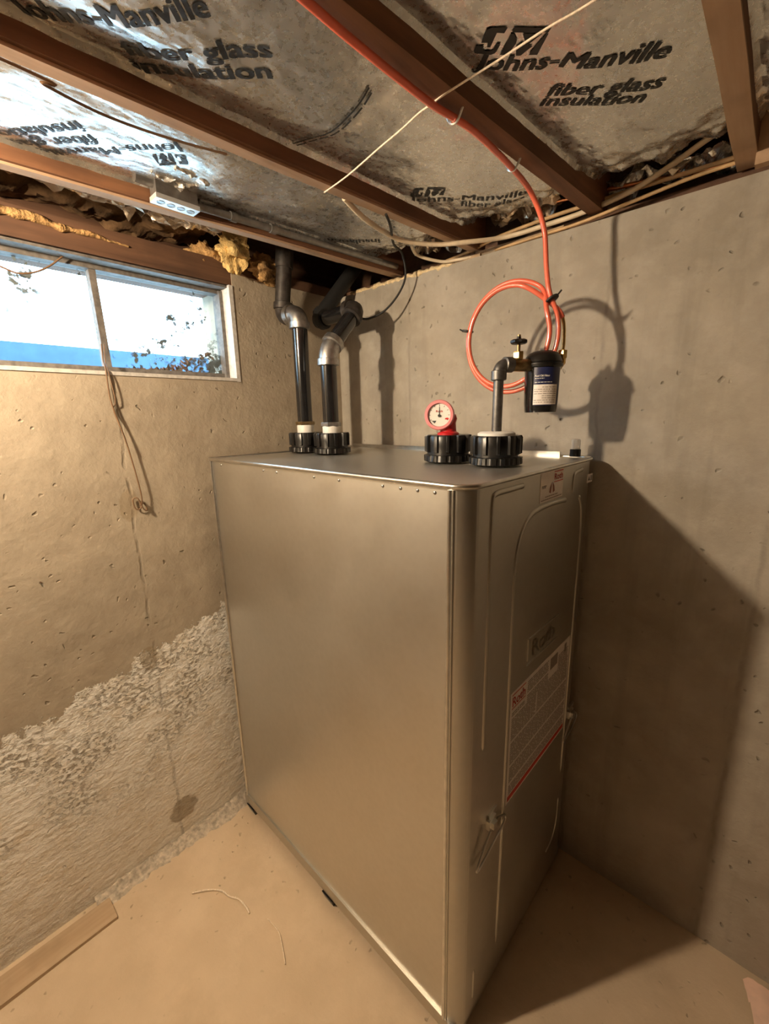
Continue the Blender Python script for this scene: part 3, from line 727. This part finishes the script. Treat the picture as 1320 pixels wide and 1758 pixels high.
# ================================================================== GAUGE
b3 = W_(*CAPS[2]); gc = Vector((b3.x-.012, b3.y-.028, 1.652))
ga = thing('fuel_gauge', (b3.x, b3.y, CT), 'round red-rimmed fuel gauge standing on a black tank cap', 'gauge')
mb = MB(); mb.lathe([(.032, 0), (.032, .005), (.024, .010), (.022, .034), (.026, .046), (.022, .058), (.010, .064)], 24, (b3.x, b3.y, CT)); obj('stem', mb, M_red_pl, ga, smooth=40)
gd = (Vector((1.6044, -1.4524, 1.68))-gc); gd.z = .10; gd = (gd.normalized()+Vector((-.18, -.05, 0))).normalized()
mb = MB(); mb.lathe([(.026, -.030), (.036, -.024), (.040, -.004)], 32, gc, gd); obj('housing', mb, M_red_pl, ga, smooth=40)
mb = MB(); mb.lathe([(.040, -.006), (.0435, -.004), (.0435, .006), (.041, .010), (.034, .010), (.033, .005), (.033, -.002)], 40, gc, gd); rim = obj('rim', mb, M_pink_pl, ga, smooth=30)
mb = MB(); mb.lathe([(.0325, -.001), (.0325, .0035)], 40, gc, gd); dial = obj('dial', mb, M_white, ga, smooth=30)
gu = Vector((0, 0, 1)).cross(gd).normalized(); gv = gd.cross(gu)
def gp(a, b_, d=.0042): return gc+gu*a+gv*b_+gd*d
mb = MB(); mb.add([gp(-.0014, -.006, .0048), gp(.0014, -.006, .0048), gp(.0006, .024, .0048), gp(-.0006, .024, .0048)], [(0, 1, 2, 3)])
mb.lathe([(.004, 0), (.004, .003)], 12, gp(0, -.002), gd)
for i in range(9):
    a = math.radians(-120+30*i); mb.add([gp(math.sin(a)*r_+s_*math.cos(a)*.0007, math.cos(a)*r_-s_*math.sin(a)*.0007) for r_, s_ in ((.026, -1), (.026, 1), (.030, 1), (.030, -1))], [(0, 1, 2, 3)])
mb.add([gp(-.022, -.016), gp(-.008, -.016), gp(-.013, -.024)], [(0, 1, 2)])
obj('needle', mb, M_ink, dial)
mb = MB(); lettering(mb, 'Roth', lambda a, b_: gp(-.010+a, .008+b_), .020, .006); obj('red_print', mb, M_redprint, dial)

# ================================================================== OIL FILTER ASSEMBLY
b4 = W_(*CAPS[3]); e4 = Vector((b4.x+.001, b4.y, 1.778)); fc = Vector((1.105, -.258, 1.72))
fa = thing('oil_filter', (b4.x, b4.y, CT), 'black canister oil filter with brass valve on a grey pipe', 'oil filter')
mb = MB(); mb.lathe([(.050, 0), (.050, .006), (.044, .010), (.022, .011)], 32, (b4.x, b4.y, CT)); obj('flange', mb, M_white, fa, smooth=40)
mb = MB(); mb.tube([(b4.x, b4.y, CT+.005), e4-Vector((0, 0, .02))], .0133, 16); obj('riser', mb, M_grey_pipe, fa, smooth=50)
hdir = Vector((fc.x-e4.x, fc.y-e4.y, 0)).normalized()
mb = MB(); elbow(mb, e4, (0, 0, 1), hdir, .0165, .026, 1.22); obj('elbow', mb, M_grey_pipe, fa, smooth=50)
vc = e4+hdir*.058
mb = MB(); mb.tube([e4+hdir*.030, e4+hdir*.034, e4+hdir*.095, e4+hdir*.10], [.012, .0165, .0165, .012], 16); vb = obj('valve_body', mb, M_brass_d, fa, smooth=50)
mb = MB(); hexnut(mb, vc+Vector((0, 0, .014)), .014, .020); obj('packing_nut', mb, M_brass, vb)
mb = MB(); mb.tube([vc+Vector((0, 0, .03)), vc+Vector((0, 0, .076))], .005, 10); obj('stem', mb, M_brass_d, vb, smooth=50)
mb = MB(); mb.lathe([(.006, 0), (.018, .001), (.0215, .004), (.0215, .009), (.018, .012), (.006, .012), (.005, .020)], 32, vc+Vector((0, 0, .052)), rad=lambda r, h, a: r+(.0015*math.cos(a*8) if r > .02 else 0)); obj('handwheel', mb, M_plastic, vb, smooth=40)
# head and canister
mb = MB(); mb.lathe([(.050, .055), (.0525, .058), (.0525, .064), (.048, .067), (.050, .070), (.046, .082), (.038, .092), (.024, .098), (.008, .100)], 36, (fc.x, fc.y, fc.z-.003)); 
q = e4+hdir*.095; mb.tube([q, (fc.x, fc.y, e4.z)], .021, 16); hdp = obj('head', mb, M_plastic, fa, smooth=40)
mb = MB(); hexnut(mb, (fc.x, fc.y, fc.z+.095), .010, .008); obj('bleed_screw', mb, M_zinc, hdp)
mb = MB(); mb.lathe([(.030, -.067), (.0415, -.066), (.0425, -.060), (.0445, -.04), (.0465, .056)], 36, fc); can = obj('canister', mb, M_black_pipe, fa, smooth=40)
def onc(a, z, d=.0004):          # on the canister: angle a, height z
    r_ = .0445+(z+.04)/.096*.002+d; return (fc.x+math.cos(a)*r_, fc.y+math.sin(a)*r_, fc.z+z)
va = math.atan2(-1.4524-fc.y, 1.6044-fc.x)
def wrap(a0, a1, z0, z1, d): mb = MB(); mb.grid(lambda u, v: onc(a0+(a1-a0)*u, z0+(z1-z0)*v, d), 16, 2); return mb
wr_ = obj('label', wrap(va-.45, va+1.25, -.048, .050, .0004), M_navy, can, smooth=60); wr_['label'] = 'navy printed label'
wp_ = obj('label', wrap(va-.45, va+1.0, -.046, .006, .0008), M_paper, can, smooth=60); wp_['label'] = 'white text panel'
random.seed(3); mb = MB()
for i in range(8):
    z = .000-i*.0056; a0 = va-.40; 
    if i in (0, 4, 5): a0 += .45
    a = a0
    while a < va+.9:
        ln = .05+random.random()*.25; e_ = min(va+.92, a+ln); mb.add([onc(a, z, .0012), onc(e_, z, .0012), onc(e_, z-.0016, .0012), onc(a, z-.0016, .0012)], [(0, 1, 2, 3)]); a = e_+.04
obj('text_lines', mb, M_print, can)['kind'] = 'stuff'
mb = MB()
lettering(mb, 'Fuel Oil Filter', lambda a, b_: onc(va-.38+a/.046, .026+b_, .0010), .038, .0050, .03)
for a0, a1, z in ((-.38, .15, .021), (-.38, .60, .011)):
    a = a0
    while a < a1: ln = .04+random.random()*.12; mb.add([onc(va+a, z, .001), onc(va+min(a1, a+ln), z, .001), onc(va+min(a1, a+ln), z+.0016, .001), onc(va+a, z+.0016, .001)], [(0, 1, 2, 3)]); a += ln+.03
obj('white_print', mb, M_white, can)
# brass outlet with flare nut
oo = fc+Vector((.031, .040, .060)); mb = MB(); mb.tube([fc+Vector((.02, .025, .058)), oo+Vector((0, 0, -.004)), oo+Vector((.004, .004, .006)), oo+Vector((.004, .004, .020))], .010, 12); hexnut(mb, oo+Vector((.004, .004, .016)), .0125, .022); obj('outlet_elbow', mb, M_brass, fa, smooth=30)

# ================================================================== RED OIL LINE
ol = thing('oil_line', (1.06, -.6, 2.20), 'orange-red oil line clipped under a joist and coiled above the filter', 'tube')
run = [(1.01, -4.0, 2.212), (1.02, -2.4, 2.212), (1.046, -1.20, 2.211), (1.047, -.994, 2.210), (1.047, -.887, 2.210), (1.053, -.711, 2.210), (1.063, -.640, 2.210), (1.071, -.566, 2.209), (1.069, -.41, 2.206), (1.068, -.300, 2.190), (1.086, -.255, 2.120), (1.097, -.25, 2.024), (1.110, -.252, 1.962)]
# coil: two turns in a tilted plane, then down to the brass tube
cc = Vector((1.004, -.262, 1.862)); ru, rv = .131, .148
def coil(an, dr=0, dy=0):
    x = math.sin(an)*(ru+dr); z = math.cos(an)*(rv+dr)
    return (cc.x+x, cc.y+dy+.10*x, cc.z+z)
run += [coil(a_, 0, 0.01) for a_ in [math.radians(v) for v in range(74, 424, 25)]]
run += [coil(a_, -.015, -.010) for a_ in [math.radians(v) for v in range(424, 760, 25)]]
run += [(1.124, -.238, 1.925), (1.138, -.224, 1.90)]
mb = MB(); mb.tube(smooth_path(run, 7), .0065, 10); obj('tube', mb, M_redtube, ol, smooth=70)
tip = oo+Vector((.004, .004, .03))
mb = MB(); mb.tube(smooth_path([(1.136, -.226, 1.908), (1.141, -.221, 1.88), (1.142, -.217, 1.84), tip]), .0050, 10); obj('brass_tail', mb, M_brass, ol, smooth=60)
def tie(p, ax, r_=.013):
    mb = MB(); a = Vector(ax).normalized(); P = Vector(p); mb.lathe([(r_*.9, -.003), (r_, -.002), (r_, .002), (r_*.9, .003)], 14, P, a); s_ = a.cross(Vector((0, 1, 0))).normalized()
    mb.tube([P+s_*r_, P+s_*(r_+.010)+Vector((0, 0, .004))], .0022, 6); obj('cable_tie', mb, M_rubber, ol, smooth=40)
tie(Vector(coil(math.radians(58)))+Vector((.002, 0, .004)), (.5, 0, -.85), .018); tie(coil(math.radians(283)), (.2, 0, 1), .0175); tie(coil(math.radians(192)), (1, 0, .15), .0175)
for y_, x_ in ((-.640, 1.063), (-.406, 1.069)):
    mb = MB(); mb.tube(smooth_path([(x_-.018, y_, JZ+.0), (x_-.011, y_, 2.207), (x_, y_, 2.201), (x_+.010, y_, 2.207), (x_+.024, y_, JZ+.012)], 4), .0025, 6); obj('clip', mb, M_steel, ol)

# ================================================================== CABLES, STRING, BOX
def wire(name, pts, r, mat, label, cat='cable', group=None, sub=8, n=8):
    mb = MB(); mb.tube(smooth_path(pts, sub), r, n); return tag(obj(name, mb, mat, smooth=70), label, cat, group)
wire('string', [(1.46, -.70, 2.219), (1.326, -.701, 2.214), (1.27, -.705, 2.213), (1.192, -.701, 2.214), (1.085, -.694, 2.2183), (1.038, -.690, 2.2183), (1.01, -.687, 2.2183), (.964, -.681, 2.214), (.89, -.670, 2.212), (.769, -.645, 2.213), (.660, -.627, 2.2175)], .0017, M_string, 'thin white string strung across under the joists', 'string')
wire('cable', [(1.70, -.03, 2.30), (1.47, -.02, 2.315), (1.393, -.01, 2.303), (1.306, -.005, 2.270), (1.213, 0, 2.242), (1.091, 0, 2.228), (.987, -.005, 2.224), (.860, -.02, 2.220), (.763, -.112, 2.206), (.680, -.170, 2.206), (.622, -.264, 2.208), (.618, -.36, 2.212), (.640, -.47, 2.213), (.662, -.56, 2.225)], .0075, M_cable_w, 'thick tan cable running from the rightmost joist to the string joist', 'cable')
wire('cable', [(1.75, .012, 2.236), (1.497, .012, 2.246), (1.37, .015, 2.249), (1.24, .018, 2.252), (1.09, .018, 2.252), (.96, .016, 2.250), (.80, .014, 2.240), (.70, .01, 2.222), (.60, .012, 2.215)], .006, M_cable, 'tan cable lying highest along the filter wall top', 'cable')
wire('cable', [(1.75, -.012, 2.224), (1.497, -.010, 2.226), (1.37, -.008, 2.226), (1.24, -.004, 2.216), (1.09, 0.008, 2.206), (.96, .012, 2.205), (.80, .016, 2.205)], .005, M_cable, 'tan cable lying lowest along the filter wall top', 'cable')
wire('copper_pipe', [(1.75, .03, 2.232), (1.483, .03, 2.244), (1.342, .03, 2.254), (1.175, .03, 2.276), (.973, .03, 2.297), (.93, .03, 2.305)], .0062, M_copper, 'bright copper pipe crossing above the cables on the filter wall', 'pipe')
wire('cable', [(.60, -.20, 2.222), (.545, -.09, 2.225), (.60, -.025, 2.206), (.66, -.012, 2.2), (.74, .012, 2.203), (.82, .022, 2.207)], .0055, M_cable_w, 'short pale cable sagging beside the looped black cable', 'cable')
wire('cable', [(.695, -.43, 2.214), (.671, -.384, 2.205), (.555, -.235, 2.222), (.478, -.10, 2.245), (.470, -.07, 2.18), (.440, -.075, 2.12), (.385, -.10, 2.062), (.325, -.135, 2.036), (.295, -.160, 2.045)], .0042, M_rubber, 'black cable looping down to the fill pipe elbow', 'cable')
wire('wire', [(.60, -1.9, 2.22), (.589, -1.232, 2.232), (.579, -1.19, 2.228), (.559, -1.09, 2.232), (.572, -.975, 2.234), (.599, -.86, 2.238)], .0026, M_brownwire, 'thin dark wire sagging under the upside-down lettering batt', 'wire')
wire('wire', [(-.048, -1.36, 2.14), (-.047, -1.205, 2.079), (-.047, -1.156, 2.071), (-.048, -1.098, 2.099), (-.05, -1.032, 2.161)], .0026, M_brownwire, 'thin dark wire drooping across the left window pane', 'wire')
wire('wire', [(-.058, -.985, 1.90), (-.030, -.995, 1.845), (.006, -1.002, 1.812), (.010, -1.002, 1.715), (.016, -.978, 1.585), (.018, -.958, 1.42), (.014, -.961, 1.365), (.010, -.978, 1.36), (.008, -.982, 1.392), (.012, -.968, 1.395), (.016, -.956, 1.358), (.014, -.945, 1.350), (.010, -.95, 1.375), (.012, -.965, 1.37)], .0022, M_brownwire, 'brown wire hanging from the window sill, ending in a small coil', 'wire')
wire('wire', [(-.055, -.978, 1.90), (-.025, -.99, 1.84), (.007, -.996, 1.810), (.012, -.990, 1.72), (.006, -.998, 1.69), (.016, -.985, 1.62), (.020, -.975, 1.56)], .0016, M_brownwire, 'short second wire twisted round the hanging brown wire', 'wire')
# junction box on the first joist
jb = thing('junction_box', (.262, -.855, 2.24), 'grey steel junction box with pale knockout cover on the window joist', 'junction box')
jx0 = jx(0, -.85)+JW; mb = MB(); mb.box(jx0, jx0+.040, -.912, -.802, 2.232, 2.335); bx = obj('body', mb, M_box, jb)
mb = MB(); mb.box(jx0-.001, jx0+.043, -.915, -.799, 2.221, 2.233); cv = obj('cover', mb, M_boxcover, jb)
for i in range(4):
    mb = MB(); mb.lathe([(.0105, 0), (.0105, .0012), (.009, .0012), (.009, .0004)], 16, (jx0+.021, -.896+i*.0265, 2.2212), (0, 0, -1)); obj('knockout', mb, M_box, cv, smooth=30)
mb = MB(); mb.tube([(jx0+.02, -.955, 2.262), (jx0+.02, -.912, 2.262)], .012, 12); hexnut(mb, (jx0+.02, -.93, 2.262), .001, .001); obj('connector', mb, M_box, jb, smooth=50)
cd = thing('conduit', (.28, -.42, 2.24), 'thin grey steel conduit running from the junction box to the corner', 'conduit')
mb = MB(); cpath = [(jx(0, y)+JW+.013, y, 2.243) for y in (-.802, -.7, -.55, -.40, -.25, -.10, -.01)]; mb.tube(cpath, .0105, 12); obj('pipe', mb, M_box, cd, smooth=60)
for y in (-.69, -.56): mb = MB(); mb.tube([(jx(0, y)+JW+.013, y-.010, 2.243), (jx(0, y)+JW+.013, y+.010, 2.243)], .0135, 12); obj('coupling', mb, M_box, cd, smooth=50)

# ================================================================== FLOOR BITS
mb = MB(); mb.hexa([(x, y, z) for z in (FZ-.003, FZ+.012) for y in (-2.3, -1.262) for x in (.030, .122)])
tag(obj('wooden_board', mb, M_board), 'worn tan board lying on the floor along the window wall', 'board')
def wob(pts, r_, label):
    P = smooth_path([(x, y, floor_z(x, y)+.0050) for x, y in pts], 8); mb = MB()
    mb.tube(P, [r_*(.6+.5*abs(fbm(i*.3, 2.2))) for i in range(len(P))], 6); tag(obj('string_scrap', mb, M_string, smooth=60), label, 'string', 'scraps on the floor')
wob([(.238, -1.053), (.27, -1.01), (.31, -.977), (.35, -.967), (.385, -.949), (.43, -.945), (.456, -.948)], .0042, 'white string scrap curled on the floor nearer the window wall')
wob([(.52, -.915), (.58, -.912), (.629, -.929), (.671, -.948)], .0022, 'thin white string scrap on the floor nearer the tank')
# crumpled pink paper at the lower right
mb = MB()
def pk(u, v):
    x = 1.745+u*.20; y = -.04-v*.20+.05*u*(1-v)+.02*fbm(u*4, v*4); z = FZ+.004+.075*u*(.4+.6*math.sin(PI*min(1, v*1.2)))+.022*abs(fbm(u*5, v*5, 2))*u
    x += v*.045*(1-u)*1.3; return (x, y, z)
mb.grid(pk, 18, 18); tag(obj('paper_scrap', mb, M_rag, smooth=50), 'pinkish crumpled paper on the floor at the lower right corner', 'paper scrap')

# ================================================================== CEILING LAMP (just outside the frame)
cl_ = thing('ceiling_lamp', (LAMP[0], LAMP[1], 2.25), 'bare bulb in a white porcelain holder on the ceiling', 'lamp')
mb = MB(); mb.lathe([(.055, 0), (.055, -.008), (.030, -.030), (.022, -.062), (.020, -.062)], 24, (LAMP[0], LAMP[1], 2.25)); obj('holder', mb, M_porc, cl_, smooth=40)
mb = MB(); mb.lathe([(.014, .060), (.016, .050), (.026, .030), (.0315, .008), (.031, -.010), (.024, -.026), (.012, -.033), (.002, -.035)], 20, LAMP); obj('bulb', mb, M_bulb, cl_, smooth=60)
area = 4*PI*.031**2*1.05
M_bulb.node_tree.nodes['Principled BSDF'].inputs['Emission Strength'].default_value = LAMP_POWER/(area*PI)
